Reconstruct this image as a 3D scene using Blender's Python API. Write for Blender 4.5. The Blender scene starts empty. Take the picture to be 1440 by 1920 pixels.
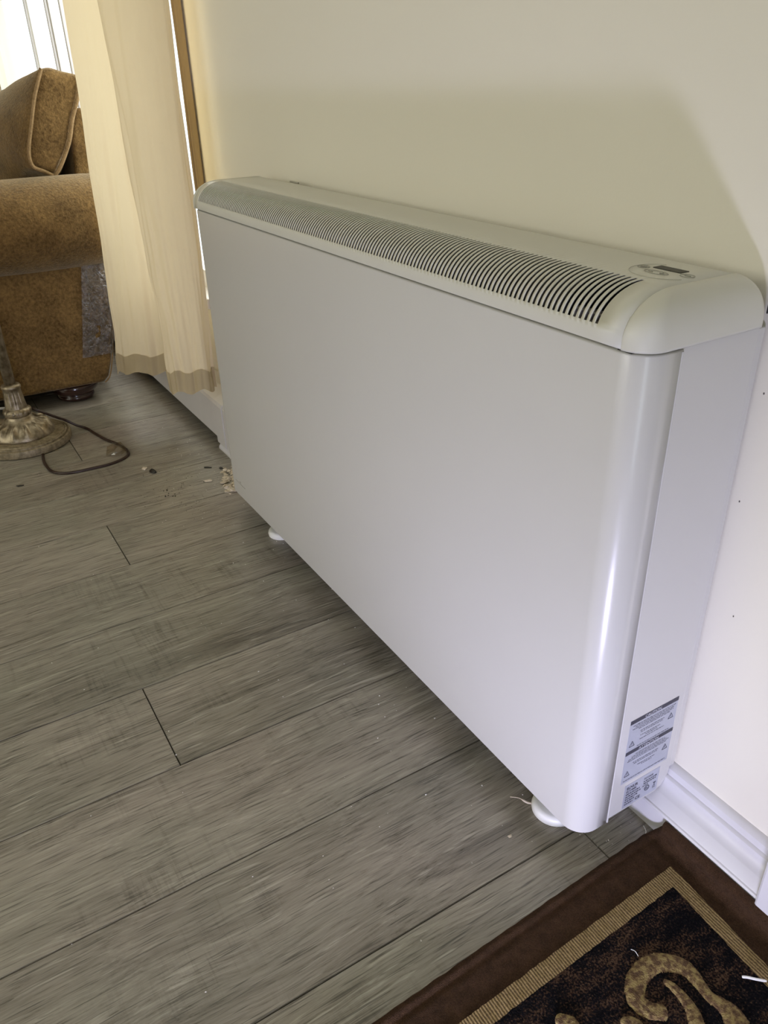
import bpy, bmesh, math, random
from mathutils import Vector, noise
random.seed(7)
C = bpy.context.scene.collection
S = bpy.context.scene
PI = math.pi

# ---------------------------------------------------------------- camera
cam_d = bpy.data.cameras.new('camera'); cam = bpy.data.objects.new('camera', cam_d); C.objects.link(cam)
cam.location = (0.4362, -0.6633, 0.8613)
cam.rotation_euler = (1.0636, 0.0279, 1.0272)
cam_d.sensor_fit = 'VERTICAL'; cam_d.sensor_height = 36.0; cam_d.lens = 36.0 * 1474.5 / 1920.0
cam_d.clip_start = 0.01; cam_d.clip_end = 60
S.camera = cam
S.view_settings.view_transform = 'Standard'; S.view_settings.look = 'None'
S.view_settings.gamma = 1.0; S.view_settings.exposure = 0.0; S.view_settings.use_curve_mapping = False
S.cycles.use_denoising = True
S.cycles.max_bounces = 10; S.cycles.diffuse_bounces = 5; S.cycles.transparent_max_bounces = 12
S.cycles.sample_clamp_indirect = 6.0

# ---------------------------------------------------------------- daylight
W = bpy.data.worlds.new('sky'); S.world = W; W.use_nodes = True
W.node_tree.nodes['Background'].inputs[0].default_value = (0.80, 0.92, 1.0, 1)
W.node_tree.nodes['Background'].inputs[1].default_value = 2.2

def area(name, loc, target, sx, sy, power, col, spread=180):
    d = bpy.data.lights.new(name, 'AREA'); d.shape = 'RECTANGLE'; d.size = sx; d.size_y = sy
    d.energy = power; d.color = col; d.spread = math.radians(spread)
    o = bpy.data.objects.new(name, d); C.objects.link(o); o.location = loc
    o.rotation_euler = (Vector(target) - Vector(loc)).to_track_quat('-Z', 'Y').to_euler()
    return o
# daylight in the window behind the curtain
area('window_daylight', (-2.9, 0.42, 1.35), (-2.9, -1.0, 1.1), 2.7, 1.7, 70, (1.0, 0.93, 0.78))
# daylight in the window across the room
area('far_window_daylight', (-0.6, -3.62, 1.45), (-0.6, 0.0, 0.9), 1.9, 1.3, 27, (1.0, 0.86, 0.62))
# added cool light from the right, through an assumed unseen glazed door
area('added_door_light', (2.52, -1.25, 1.1), (0.0, -0.9, 0.5), 0.8, 1.7, 5, (0.84, 0.88, 1.0))
# bright patch of daylight lying on the floor below the camera
patch = area('floor_daylight_patch', (0.55, -0.735, 0.04), (-0.30, -0.15, 0.14), 0.14, 0.14, 4.7, (0.70, 0.69, 1.0), 104)

# ---------------------------------------------------------------- helpers
def tag(o, label=None, cat=None, group=None, kind=None):
    if label: o['label'] = label
    if cat: o['category'] = cat
    if group: o['group'] = group
    if kind: o['kind'] = kind
    return o
def empty(name, loc, label, cat, group=None):
    o = bpy.data.objects.new(name, None); C.objects.link(o); o.location = loc; o.empty_display_size = 0.05
    return tag(o, label, cat, group)
def wloc(o):
    v = Vector((0, 0, 0))
    while o: v += o.location; o = o.parent
    return v
def obj(name, verts, faces, mat, parent=None, smooth=False, bevel=0, seg=2, solid=0, sub=0, angle=35, loc=None):
    off = wloc(parent) if parent else Vector((0, 0, 0))
    l = Vector(loc) - off if loc is not None else Vector((0, 0, 0))
    me = bpy.data.meshes.new(name)
    me.from_pydata([tuple(Vector(v) - off - l) for v in verts], [], faces)
    me.materials.append(mat)
    bm = bmesh.new(); bm.from_mesh(me); bmesh.ops.recalc_face_normals(bm, faces=bm.faces) if not solid else None
    bm.to_mesh(me); bm.free()
    if smooth:
        me.shade_smooth()
        if angle < 180: me.set_sharp_from_angle(angle=math.radians(angle))
    o = bpy.data.objects.new(name, me); C.objects.link(o); o.location = l
    if parent: o.parent = parent
    if solid:
        m = o.modifiers.new('s', 'SOLIDIFY'); m.thickness = solid; m.offset = 0
    if bevel:
        m = o.modifiers.new('b', 'BEVEL'); m.width = bevel; m.segments = seg; m.limit_method = 'ANGLE'; m.angle_limit = math.radians(40)
        m.harden_normals = False
    if sub:
        m = o.modifiers.new('u', 'SUBSURF'); m.levels = sub; m.render_levels = sub
    return o
class MB:
    def __init__(s): s.v = []; s.f = []
    def add(s, vs, fs):
        n = len(s.v); s.v += [tuple(v) for v in vs]; s.f += [tuple(i + n for i in f) for f in fs]; return s
    def box(s, x0, x1, y0, y1, z0, z1):
        return s.add([(x0,y0,z0),(x1,y0,z0),(x1,y1,z0),(x0,y1,z0),(x0,y0,z1),(x1,y0,z1),(x1,y1,z1),(x0,y1,z1)],
                     [(0,3,2,1),(4,5,6,7),(0,1,5,4),(1,2,6,5),(2,3,7,6),(3,0,4,7)])
    def prism_x(s, prof, x0, x1):            # closed (y,z) profile extruded along x
        n = len(prof)
        vs = [(x0, y, z) for y, z in prof] + [(x1, y, z) for y, z in prof]
        fs = [tuple(range(n))[::-1], tuple(range(n, 2*n))] + [(i, (i+1) % n, n+(i+1) % n, n+i) for i in range(n)]
        return s.add(vs, fs)
    def prism_z(s, prof, z0, z1):
        n = len(prof)
        vs = [(x, y, z0) for x, y in prof] + [(x, y, z1) for x, y in prof]
        fs = [tuple(range(n))[::-1], tuple(range(n, 2*n))] + [(i, (i+1) % n, n+(i+1) % n, n+i) for i in range(n)]
        return s.add(vs, fs)
    def lathe(s, prof, cx, cy, n=48, fn=None):
        vs = []
        for r, z in prof:
            for i in range(n):
                a = 2*PI*i/n
                rr, zz = fn(r, z, a) if fn else (r, z)
                vs.append((cx + rr*math.cos(a), cy + rr*math.sin(a), zz))
        m = len(prof); fs = []
        for j in range(m-1):
            for i in range(n):
                fs.append((j*n+i, j*n+(i+1) % n, (j+1)*n+(i+1) % n, (j+1)*n+i))
        fs.append(tuple(range(n))[::-1]); fs.append(tuple((m-1)*n+i for i in range(n)))
        return s.add(vs, fs)
    def tube(s, pts, r, n=8, closed=False):
        P = [Vector(p) for p in pts]; m = len(P); rings = []
        up = Vector((0, 0, 1)); prev = None
        for i, p in enumerate(P):
            t = (P[(i+1) % m] - P[i-1]) if closed else (P[min(i+1, m-1)] - P[max(i-1, 0)])
            t.normalize()
            if prev is None:
                a = t.cross(up) if abs(t.z) < .95 else t.cross(Vector((1, 0, 0)))
            else: a = prev - t*prev.dot(t)
            a.normalize(); prev = a; b = t.cross(a)
            rr = r[i] if isinstance(r, (list, tuple)) else r
            rings.append([p + a*rr*math.cos(2*PI*k/n) + b*rr*math.sin(2*PI*k/n) for k in range(n)])
        vs = [v for ring in rings for v in ring]; fs = []
        for j in range(m if closed else m-1):
            q = (j+1) % m
            for k in range(n): fs.append((j*n+k, j*n+(k+1) % n, q*n+(k+1) % n, q*n+k))
        if not closed: fs.append(tuple(range(n))[::-1]); fs.append(tuple((m-1)*n+k for k in range(n)))
        return s.add(vs, fs)
    def obj(s, name, mat, parent=None, **k): return obj(name, s.v, s.f, mat, parent, **k)
def spline(pts, per=8, closed=False):
    P = [Vector(p) for p in pts]; n = len(P); out = []
    g = lambda i: P[i % n] if closed else P[max(0, min(n-1, i))]
    for i in range(n if closed else n-1):
        a, b, c, d = g(i-1), g(i), g(i+1), g(i+2)
        for k in range(per):
            t = k/per
            out.append(0.5*((2*b)+(-a+c)*t+(2*a-5*b+4*c-d)*t*t+(-a+3*b-3*c+d)*t*t*t))
    if not closed: out.append(P[-1])
    return out
def lerp(a, b, t): return a + (b-a)*t

# ---------------------------------------------------------------- materials
class N:
    def __init__(s, name):
        s.m = bpy.data.materials.new(name); s.m.use_nodes = True; s.t = s.m.node_tree
        s.b = s.t.nodes['Principled BSDF']; s.out = s.t.nodes['Material Output']; s._co = None
    def n(s, typ, **k):
        nd = s.t.nodes.new(typ)
        for a, b in k.items(): setattr(nd, a, b)
        return nd
    def l(s, a, b): s.t.links.new(a, b)
    def put(s, sock, v):
        if hasattr(v, 'links') or hasattr(v, 'is_output'): s.l(v, sock)
        else: sock.default_value = v
    def co(s):
        if not s._co: s._co = s.n('ShaderNodeTexCoord').outputs['Object']
        return s._co
    def math(s, op, a, b=0.0, c=0.0):
        nd = s.n('ShaderNodeMath', operation=op)
        for i, v in enumerate((a, b, c)): s.put(nd.inputs[i], v)
        return nd.outputs[0]
    def mapping(s, sc=(1,1,1), rot=(0,0,0), loc=(0,0,0), vec=None):
        nd = s.n('ShaderNodeMapping'); s.l(vec or s.co(), nd.inputs[0])
        nd.inputs['Scale'].default_value = sc; nd.inputs['Rotation'].default_value = rot; s.put(nd.inputs['Location'], loc)
        return nd.outputs[0]
    def noise(s, scale, vec=None, detail=4, rough=.55, dist=0.0):
        nd = s.n('ShaderNodeTexNoise'); s.l(vec or s.co(), nd.inputs['Vector'])
        nd.inputs['Scale'].default_value = scale; nd.inputs['Detail'].default_value = detail
        nd.inputs['Roughness'].default_value = rough; nd.inputs['Distortion'].default_value = dist
        return nd.outputs['Fac']
    def ramp(s, fac, stops):
        nd = s.n('ShaderNodeValToRGB'); s.l(fac, nd.inputs[0]); e = nd.color_ramp.elements
        while len(e) < len(stops): e.new(0.5)
        for q, (p, c) in zip(e, stops): q.position = p; q.color = (*c, 1) if len(c) == 3 else c
        return nd.outputs[0]
    def rng(s, v, a, b, c=0.0, d=1.0):
        nd = s.n('ShaderNodeMapRange'); s.put(nd.inputs[0], v)
        for i, q in enumerate((a, b, c, d)): nd.inputs[i+1].default_value = q
        return nd.outputs[0]
    def mix(s, f, a, b, typ='MIX'):
        nd = s.n('ShaderNodeMix', data_type='RGBA', blend_type=typ); s.put(nd.inputs[0], f)
        for i, v in ((6, a), (7, b)):
            if hasattr(v, 'is_output'): s.l(v, nd.inputs[i])
            else: nd.inputs[i].default_value = (*v, 1)
        return nd.outputs[2]
    def bump(s, h, dist=.001, strength=1.0, prev=None):
        nd = s.n('ShaderNodeBump'); s.l(h, nd.inputs['Height']); nd.inputs['Distance'].default_value = dist
        nd.inputs['Strength'].default_value = strength
        if prev: s.l(prev, nd.inputs['Normal'])
        s.l(nd.outputs[0], s.b.inputs['Normal']); return nd.outputs[0]
    def base(s, c): s.put(s.b.inputs['Base Color'], (*c, 1) if isinstance(c, tuple) else c); return s
    def set(s, **k):
        for a, v in k.items(): s.put(s.b.inputs[a.replace('_', ' ')], v)
        return s
def plain(name, col, rough=.5, metal=0.0, coat=0.0, var=.03, scale=30):
    n = N(name); f = n.noise(scale, detail=3)
    n.base(n.mix(n.rng(f, .3, .7), tuple(max(0, c*(1-var)) for c in col), tuple(min(1, c*(1+var)) for c in col)))
    n.set(Roughness=rough, Metallic=metal, Coat_Weight=coat)
    return n.m

# wall paint with faint roller texture
n = N('wall_paint'); f = n.noise(2.0, detail=2)
n.base(n.mix(f, (.79, .755, .655), (.82, .785, .685))); n.set(Roughness=.55)
n.bump(n.noise(260, detail=3), .0004, .35); M_wall = n.m
M_ceil = plain('ceiling_paint', (.78, .76, .70), .8)
M_trim = plain('trim_paint', (.68, .67, .69), .32, var=.015)
M_far = plain('far_wall_paint', (.66, .60, .45), .7)
M_white = plain('white_enamel', (.60, .59, .565), .26, coat=.25, var=.008, scale=6)
M_cap = plain('white_plastic_cap', (.64, .63, .56), .40, var=.01, scale=10)
M_foot = plain('white_rubber_foot', (.82, .82, .80), .35)
M_dark = plain('dark_interior', (.02, .018, .015), .6)  # near-black colour puts the shade of hollows into the material
M_galv = plain('element_metal', (.45, .42, .38), .35, metal=.8)
M_bb = plain('baseboard_heater_enamel', (.60, .58, .57), .35, var=.02)
M_label = plain('silver_label', (.47, .49, .56), .40, metal=.25, var=.03)
M_ink = plain('label_ink', (.035, .035, .055), .5)
M_pale = plain('label_pale_print', (.55, .56, .62), .5)
M_display = plain('display_glass', (.030, .027, .018), .5)
M_faint = plain('faint_print', (.46, .45, .385), .5)
M_print = plain('grey_print', (.34, .33, .28), .5)
M_black = plain('black_rubber', (.012, .012, .012), .5)
M_joint = plain('dark_joint_base', (.035, .03, .025), .9)
M_bun = plain('mahogany_lacquer', (.030, .009, .006), .22, coat=.6, var=.3, scale=12)
M_cord = plain('brown_cord', (.035, .018, .013), .35, var=.2)
M_cordl = plain('grey_cord', (.36, .34, .31), .35, var=.2)
M_bone = plain('white_plastic_stick', (.85, .85, .82), .4)
M_mark = plain('graphite_mark', (.10, .09, .08), .6)

# laminate floor: random tone per board, grain along y, saw marks across, knots
n = N('grey_oak_laminate'); geo = n.n('ShaderNodeNewGeometry'); isl = geo.outputs['Random Per Island']
cx = n.n('ShaderNodeCombineXYZ'); n.l(n.math('MULTIPLY', isl, 37.0), cx.inputs[0]); n.l(n.math('MULTIPLY', isl, 91.0), cx.inputs[1]); n.l(n.math('MULTIPLY', isl, 13.0), cx.inputs[2])
add = n.n('ShaderNodeVectorMath', operation='ADD'); n.l(n.co(), add.inputs[0]); n.l(cx.outputs[0], add.inputs[1]); P = add.outputs[0]
warp = n.n('ShaderNodeVectorMath', operation='ADD'); wn = n.n('ShaderNodeTexNoise'); wn.inputs['Scale'].default_value = 2.6; wn.inputs['Detail'].default_value = 3; n.l(P, wn.inputs['Vector'])
ws = n.n('ShaderNodeVectorMath', operation='SCALE'); n.l(wn.outputs['Color'], ws.inputs[0]); ws.inputs['Scale'].default_value = .06
n.l(P, warp.inputs[0]); n.l(ws.outputs[0], warp.inputs[1]); PW = warp.outputs[0]
broad = n.noise(7, n.mapping((1.0, .28, 1), vec=PW), 4, .6)
grain = n.noise(34, n.mapping((1.0, .055, 1), vec=PW), 8, .72, .3)
fine = n.noise(300, n.mapping((1.0, .030, 1), vec=PW), 6, .75)
light = n.noise(170, n.mapping((1.0, .045, 1), vec=PW), 3, .6)
tint = n.noise(4.0, n.mapping((1, .6, 1), vec=P), 3)
pores = n.noise(520, n.mapping((1.0, .03, 1), vec=P), 2, .5)
cross = n.noise(85, n.mapping((.08, 1.0, 1), vec=P), 5, .7)
crossmask = n.math('MULTIPLY', n.rng(n.noise(5.5, n.mapping((1, .55, 1), vec=P), 3), .52, .66), n.rng(cross, .5, .72))
vor = n.n('ShaderNodeTexVoronoi'); vor.inputs['Scale'].default_value = 1.0; n.l(n.mapping((3.6, 1.35, 1), vec=PW), vor.inputs['Vector'])
knot = n.rng(vor.outputs['Distance'], .02, .16, 1.0, 0.0)
rings = n.math('SINE', n.math('MULTIPLY', n.math('ADD', vor.outputs['Distance'], n.math('MULTIPLY', grain, .10)), 95.0))
ringm = n.math('MULTIPLY', n.rng(vor.outputs['Distance'], .05, .42, .8, 0.0), n.rng(rings, .35, 1.0))
v = n.math('ADD', n.math('MULTIPLY', broad, .34), n.math('MULTIPLY', grain, .50))
v = n.math('ADD', v, n.math('MULTIPLY', fine, .62))
v = n.math('SUBTRACT', v, .12)
v = n.math('ADD', v, n.math('MULTIPLY', n.math('SUBTRACT', isl, .5), .10))
v = n.math('SUBTRACT', v, n.math('MULTIPLY', crossmask, .15))
v = n.math('SUBTRACT', v, n.math('MULTIPLY', knot, .10))
v = n.math('SUBTRACT', v, n.math('MULTIPLY', ringm, .07))
col = n.ramp(v, [(.34, (.075, .068, .056)), (.47, (.195, .178, .148)), (.58, (.29, .268, .226)), (.70, (.38, .352, .30)), (.88, (.56, .53, .47))])
col = n.mix(n.rng(light, .59, .70, 0, .75), col, (.52, .49, .43))
col = n.mix(n.rng(tint, .35, .65), n.mix(.35, col, (.96, 1.0, .93), 'MULTIPLY'), n.mix(.8, col, (1.0, .94, .95), 'MULTIPLY'))
col = n.mix(n.rng(pores, .56, .68), col, n.mix(.62, col, (.03, .027, .023)))
n.base(col)
n.set(Roughness=n.rng(fine, .3, .7, .24, .40))
hb = n.math('ADD', n.math('MULTIPLY', fine, .6), n.math('MULTIPLY', grain, .8)); hb = n.math('SUBTRACT', hb, n.math('MULTIPLY', crossmask, .6))
n.bump(hb, .0008, .5); n.b.inputs['Specular IOR Level'].default_value = .55; M_floor = n.m

def fabric(name, c0, c1, scale, bump, rough=.95, sheen=0.0, sheencol=(1, .9, .7)):
    n = N(name); a = n.noise(scale, detail=6, rough=.7); b = n.noise(scale*.12, detail=4)
    n.base(n.mix(n.rng(n.math('ADD', n.math('MULTIPLY', a, .65), n.math('MULTIPLY', b, .35)), .36, .64), c0, c1))
    n.set(Roughness=rough, Sheen_Weight=sheen, Sheen_Roughness=.4); n.b.inputs['Sheen Tint'].default_value = (*sheencol, 1)
    n.b.inputs['Specular IOR Level'].default_value = .15
    n.bump(n.noise(scale*1.6, detail=4), bump, .8); return n
M_sofa = fabric('brown_chenille', (.072, .040, .013), (.23, .14, .052), 120, .004, sheen=.35).m
M_pipe = fabric('chenille_piping', (.16, .10, .045), (.30, .20, .10), 200, .001).m
n = fabric('brown_rug_pile', (.034, .018, .009), (.098, .052, .027), 600, .005); M_rug = n.m
n = N('tan_rug_weave'); w1 = n.n('ShaderNodeTexWave', bands_direction='Y'); w1.inputs['Scale'].default_value = 95; w1.inputs['Distortion'].default_value = 1.6; w1.inputs['Detail'].default_value = 2; w1.inputs['Detail Scale'].default_value = 6
n.l(n.co(), w1.inputs['Vector']); nn = n.noise(420, detail=3)
g = n.math('ADD', n.math('MULTIPLY', w1.outputs['Fac'], .5), n.math('MULTIPLY', nn, .6))
n.base(n.ramp(g, [(.25, (.085, .05, .018)), (.5, (.20, .135, .05)), (.8, (.38, .27, .12))])); n.set(Roughness=.95); n.bump(g, .002, .9); M_tan = n.m
n = N('dark_rug_field'); a = n.noise(420, detail=3); b = n.noise(60, n.mapping((1, .45, 1)), 4)
g = n.math('ADD', n.math('MULTIPLY', a, .6), n.math('MULTIPLY', b, .5))
n.base(n.ramp(g, [(.46, (.003, .003, .005)), (.54, (.010, .009, .010)), (.59, (.035, .018, .013)), (.66, (.11, .065, .038))])); n.set(Roughness=1.0); n.b.inputs['Specular IOR Level'].default_value = .1
n.bump(n.noise(600, detail=2), .006, 1.0); M_field = n.m
n = N('gold_rug_scroll'); a = n.noise(150, detail=3, rough=.6)
n.base(n.ramp(a, [(.40, (.10, .055, .025)), (.50, (.20, .13, .055)), (.56, (.30, .22, .085)), (.7, (.34, .26, .10))])); n.set(Roughness=1.0)
n.bump(n.noise(500, detail=2), .003, .9); M_gold = n.m

def cloth(name, c, tr, mixf, weave=900):
    n = N(name); d = n.n('ShaderNodeBsdfDiffuse'); t = n.n('ShaderNodeBsdfTranslucent'); mx = n.n('ShaderNodeMixShader')
    f = n.noise(9, n.mapping((1, 1, .3)), 4)
    cc = n.mix(f, tuple(q*.93 for q in c), c); n.l(cc, d.inputs[0]); n.l(n.mix(f, tuple(q*.93 for q in tr), tr), t.inputs[0])
    n.l(d.outputs[0], mx.inputs[1]); n.l(t.outputs[0], mx.inputs[2]); mx.inputs[0].default_value = mixf
    b = n.n('ShaderNodeBump'); b.inputs['Distance'].default_value = .0006; b.inputs['Strength'].default_value = .5; n.l(n.noise(weave, detail=2), b.inputs['Height'])
    n.l(b.outputs[0], d.inputs['Normal']); n.l(mx.outputs[0], n.out.inputs[0]); return n.m
M_curt = cloth('cream_voile', (.84, .72, .50), (.70, .59, .40), .22)
M_hem = cloth('cream_voile_hem', (.60, .50, .32), (.52, .42, .25), .30)
M_lace = cloth('tan_lace_edge', (.36, .27, .15), (.30, .22, .12), .15, 300)
M_sheer = cloth('white_sheer', (.80, .79, .72), (.62, .61, .54), .45)

n = N('antique_brass'); a = n.noise(60, detail=5); n.base(n.mix(n.rng(a, .35, .65), (.20, .16, .10), (.46, .39, .28))); n.set(Metallic=.75, Roughness=n.rng(a, .3, .7, .34, .52)); n.bump(n.noise(200, detail=3), .0004, .4); M_brass = n.m
n = N('aged_wood_disc'); a = n.noise(90, detail=5); n.base(n.mix(n.rng(a, .35, .65), (.17, .135, .08), (.34, .28, .18))); n.set(Roughness=.5, Metallic=.25); n.bump(a, .0005, .4); M_disc = n.m
n = N('pale_crumb'); n.base(n.mix(n.noise(90), (.75, .72, .66), (.9, .88, .84))); n.set(Roughness=.8); M_crumb = n.m
n = N('plaster_chip'); a = n.noise(150, detail=4); n.base(n.mix(a, (.50, .41, .31), (.80, .72, .60))); n.set(Roughness=.9); n.bump(a, .001, .8); M_chip = n.m
M_wood = plain('dark_wood_chip', (.02, .016, .012), .6)
n = N('clear_plastic'); a = n.noise(45, n.mapping((1, 1, .8)), 5, .6, 1.2)
tb = n.n('ShaderNodeBsdfTransparent'); gl = n.n('ShaderNodeBsdfGlossy'); gl.inputs['Roughness'].default_value = .22; mx = n.n('ShaderNodeMixShader')
gl.inputs[0].default_value = (.9, .92, 1, 1)
bp_ = n.n('ShaderNodeBump'); bp_.inputs['Distance'].default_value = .012; bp_.inputs['Strength'].default_value = 1.0; n.l(a, bp_.inputs['Height']); n.l(bp_.outputs[0], gl.inputs['Normal'])
fr = n.n('ShaderNodeFresnel'); fr.inputs[0].default_value = 1.5; n.l(bp_.outputs[0], fr.inputs['Normal'])
n.l(n.math('ADD', n.math('MULTIPLY', fr.outputs[0], .9), .08), mx.inputs[0]); n.l(tb.outputs[0], mx.inputs[1]); n.l(gl.outputs[0], mx.inputs[2]); n.l(mx.outputs[0], n.out.inputs[0]); M_plastic = n.m
n = N('clear_tag'); tb = n.n('ShaderNodeBsdfTransparent'); gl = n.n('ShaderNodeBsdfGlossy'); gl.inputs['Roughness'].default_value = .15; mx = n.n('ShaderNodeMixShader')
n.l(n.mix(n.noise(80), (.80, .74, .66), (.93, .90, .85)), tb.inputs[0]); mx.inputs[0].default_value = .10; n.l(tb.outputs[0], mx.inputs[1]); n.l(gl.outputs[0], mx.inputs[2]); n.l(mx.outputs[0], n.out.inputs[0]); M_tag = n.m
n = N('window_glass'); tb = n.n('ShaderNodeBsdfTransparent'); gl = n.n('ShaderNodeBsdfGlossy'); gl.inputs['Roughness'].default_value = .02; mx = n.n('ShaderNodeMixShader')
n.l(n.mix(n.noise(3), (.965, .98, .97), (.985, .99, .985)), tb.inputs[0]); mx.inputs[0].default_value = .05; n.l(tb.outputs[0], mx.inputs[1]); n.l(gl.outputs[0], mx.inputs[2]); n.l(mx.outputs[0], n.out.inputs[0]); M_glass = n.m

# ---------------------------------------------------------------- room shell
YW = 0.012                                   # face of the wall behind the heater
X0, X1, Y0, Y1, ZC = -5.0, 2.3, -3.4, YW, 2.4
def struct(o): o['kind'] = 'structure'; return o
# floor boards 0.193 wide running away from the wall
mb = MB(); xs0, pw = -0.8112, 0.1932
known = {0: -.9, 1: -.514, 2: -1.3, 3: -.86, 4: -.108, -1: -1.05, -2: -.428, -3: -.95, -5: -.395, -4: -1.25, -6: -.86}
k = math.floor((X0 - xs0)/pw)
while xs0 + k*pw < X1:
    a, b = xs0 + k*pw, xs0 + (k+1)*pw
    j = known.get(k, random.uniform(-1.2, 0)); ys = []
    y = j
    while y > Y0: ys.append(y); y -= 1.22
    ys = [Y1] + ys + [Y0]
    g = .0004
    for t, u in zip(ys[:-1], ys[1:]):
        if t - u < .01: continue
        zt = -random.uniform(0, .00012)
        x0, x1, y0, y1 = a+g, b-g, u+g, t-g; c = .0009
        mb.add([(x0,y0,-.003),(x1,y0,-.003),(x1,y1,-.003),(x0,y1,-.003),(x0+c,y0+c,zt),(x1-c,y0+c,zt),(x1-c,y1-c,zt),(x0+c,y1-c,zt)],
               [(4,5,6,7),(0,1,5,4),(1,2,6,5),(2,3,7,6),(3,0,4,7)])
    k += 1
struct(mb.obj('floor', M_floor))
struct(MB().box(X0, X1, Y0, Y1+.2, -.06, -.002).obj('floor_slab', M_joint))  # dark slab seen through the board joints
struct(MB().box(X0-.1, X1+.1, Y0-.1, Y1+.2, ZC, ZC+.1).obj('ceiling', M_ceil))
# wall behind the heater, with the window opening from x=-4.2 to -1.6
WX0, WX1, WZ0, WZ1 = -4.25, -1.562, .36, 2.12
mb = MB()
mb.box(WX1, X1, Y1, Y1+.14, 0, ZC); mb.box(X0, WX0, Y1, Y1+.14, 0, ZC)
mb.box(WX0, WX1, Y1, Y1+.14, 0, WZ0); mb.box(WX0, WX1, Y1, Y1+.14, WZ1, ZC)
struct(mb.obj('wall_right', M_wall))
mb = MB()                                    # wall across the room with a window opening
mb.box(X0, -1.6, Y0-.12, Y0, 0, ZC); mb.box(.4, X1, Y0-.12, Y0, 0, ZC); mb.box(-1.6, .4, Y0-.12, Y0, 0, .75); mb.box(-1.6, .4, Y0-.12, Y0, 2.15, ZC)
struct(mb.obj('wall_left', M_wall))
struct(MB().box(X0-.12, X0, Y0, Y1, 0, ZC).obj('wall_far', M_far))
mb = MB()                                    # wall behind the camera with an opening for the added door
mb.box(X1, X1+.12, Y0, -1.7, 0, ZC); mb.box(X1, X1+.12, -.8, Y1, 0, ZC); mb.box(X1, X1+.12, -1.7, -.8, 2.05, ZC)
struct(mb.obj('wall_near', M_wall))

# window_1 behind the curtain
mb = MB(); y0, y1 = Y1+.03, Y1+.10
posts = [(-1.59, -1.562), (-2.22, -2.14), (-2.80, -2.785), (-2.88, -2.865), (-3.07, -3.045), (-3.12, -3.11), (-3.47, -3.44), (-3.52, -3.505), (-4.25, -4.20)]
for a, b in posts: mb.box(a, b, y0, y1, WZ0, WZ1)
mb.box(WX0, WX1, y0, y1, WZ0, WZ0+.05); mb.box(WX0, WX1, y0, y1, WZ1-.05, WZ1); mb.box(WX0, WX1, y0+.01, y1-.01, 1.22, 1.27)
w = mb.obj('window_1', M_trim, bevel=.003); struct(w)
MB().box(WX0, WX1, Y1+.064, Y1+.068, WZ0+.05, WZ1-.05).obj('pane', M_glass, w)
mb = MB(); mb.box(WX0-.02, WX1+.0, Y1-.02, Y1+.14, WZ0-.022, WZ0+.006).obj('sill', M_trim, w, bevel=.004)
mb = MB()                                    # casing round the opening
mb.box(WX0-.08, WX0, Y1-.016, Y1, WZ0-.1, WZ1+.08); mb.box(WX0-.08, WX1, Y1-.016, Y1, WZ1, WZ1+.08)
mb.obj('casing', M_trim, w, bevel=.003)
# window_2 across the room, glazed added_door added behind the camera for its light
mb = MB()
for a, b in [(-1.6, -1.54), (-.63, -.57), (.34, .4)]: mb.box(a, b, Y0-.09, Y0-.03, .75, 2.15)
for a, b in [(.75, .81), (1.42, 1.47), (2.09, 2.15)]: mb.box(-1.6, .4, Y0-.09, Y0-.03, a, b)
w2 = struct(mb.obj('window_2', M_trim)); MB().box(-1.6, .4, Y0-.062, Y0-.058, .81, 2.09).obj('pane', M_glass, w2)
mb = MB()
for a, b in [(-1.70, -1.60), (-.90, -.80)]: mb.box(X1+.03, X1+.08, a, b, 0, 2.05)
for a, b in [(0, .22), (1.0, 1.08), (1.95, 2.05)]: mb.box(X1+.031, X1+.079, -1.7, -.8, a, b)
d1 = struct(mb.obj('added_door', M_trim)); MB().box(X1+.053, X1+.057, -1.6, -.9, .2, 1.97).obj('pane', M_glass, d1)

# moulded baseboard along the wall, and the door casing at the right edge
prof = [(-.030, 0), (-.030, .0345), (-.0285, .0365), (-.0265, .0372), (-.0165, .0490), (-.0150, .0500), (-.0125, .0515), (-.0085, .0545), (-.0055, .059), (-.0040, .0640),
        (-.0040, .0665), (-.0020, .0682), (.0005, .0690), (.0010, .0740), (.0020, .0775), (.0050, .0805), (.0095, .0822), (YW, .0825)]
prof = prof + [(YW, 0)]
struct(MB().prism_x(prof, -1.334, .1585).obj('baseboard_right', M_trim, smooth=True, angle=25))
mb = MB(); mb.box(.1595, .26, -.036, YW, 0, .16); mb.box(.166, .255, -.018, YW, .16, 2.1)
struct(mb.obj('trim_1', M_trim, bevel=.003))

# nail marks on the wall
for x, z in [(.008, .466), (.009, .584), (.030, .333), (-1.245, .679)]:
    q = MB().lathe([(0.0004, 0), (.0008, 0), (.0006, .0005), (.0002, .0006)], 0, 0, 8)
    q.v = [(x + a, YW - c, z + b*1.6) for a, b, c in q.v]
    lab = {.008: 'small dark nail mark on white wall, middle one right of heater', .009: 'small dark nail mark on wall, highest right of heater side',
           .030: 'small dark nail mark on wall, lowest above the baseboard', -1.245: 'faint dark nail mark on wall above far end of heater'}[x]
    tag(q.obj('nail_mark', M_mark), lab, 'nail mark', 'nail marks on the wall')

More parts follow.
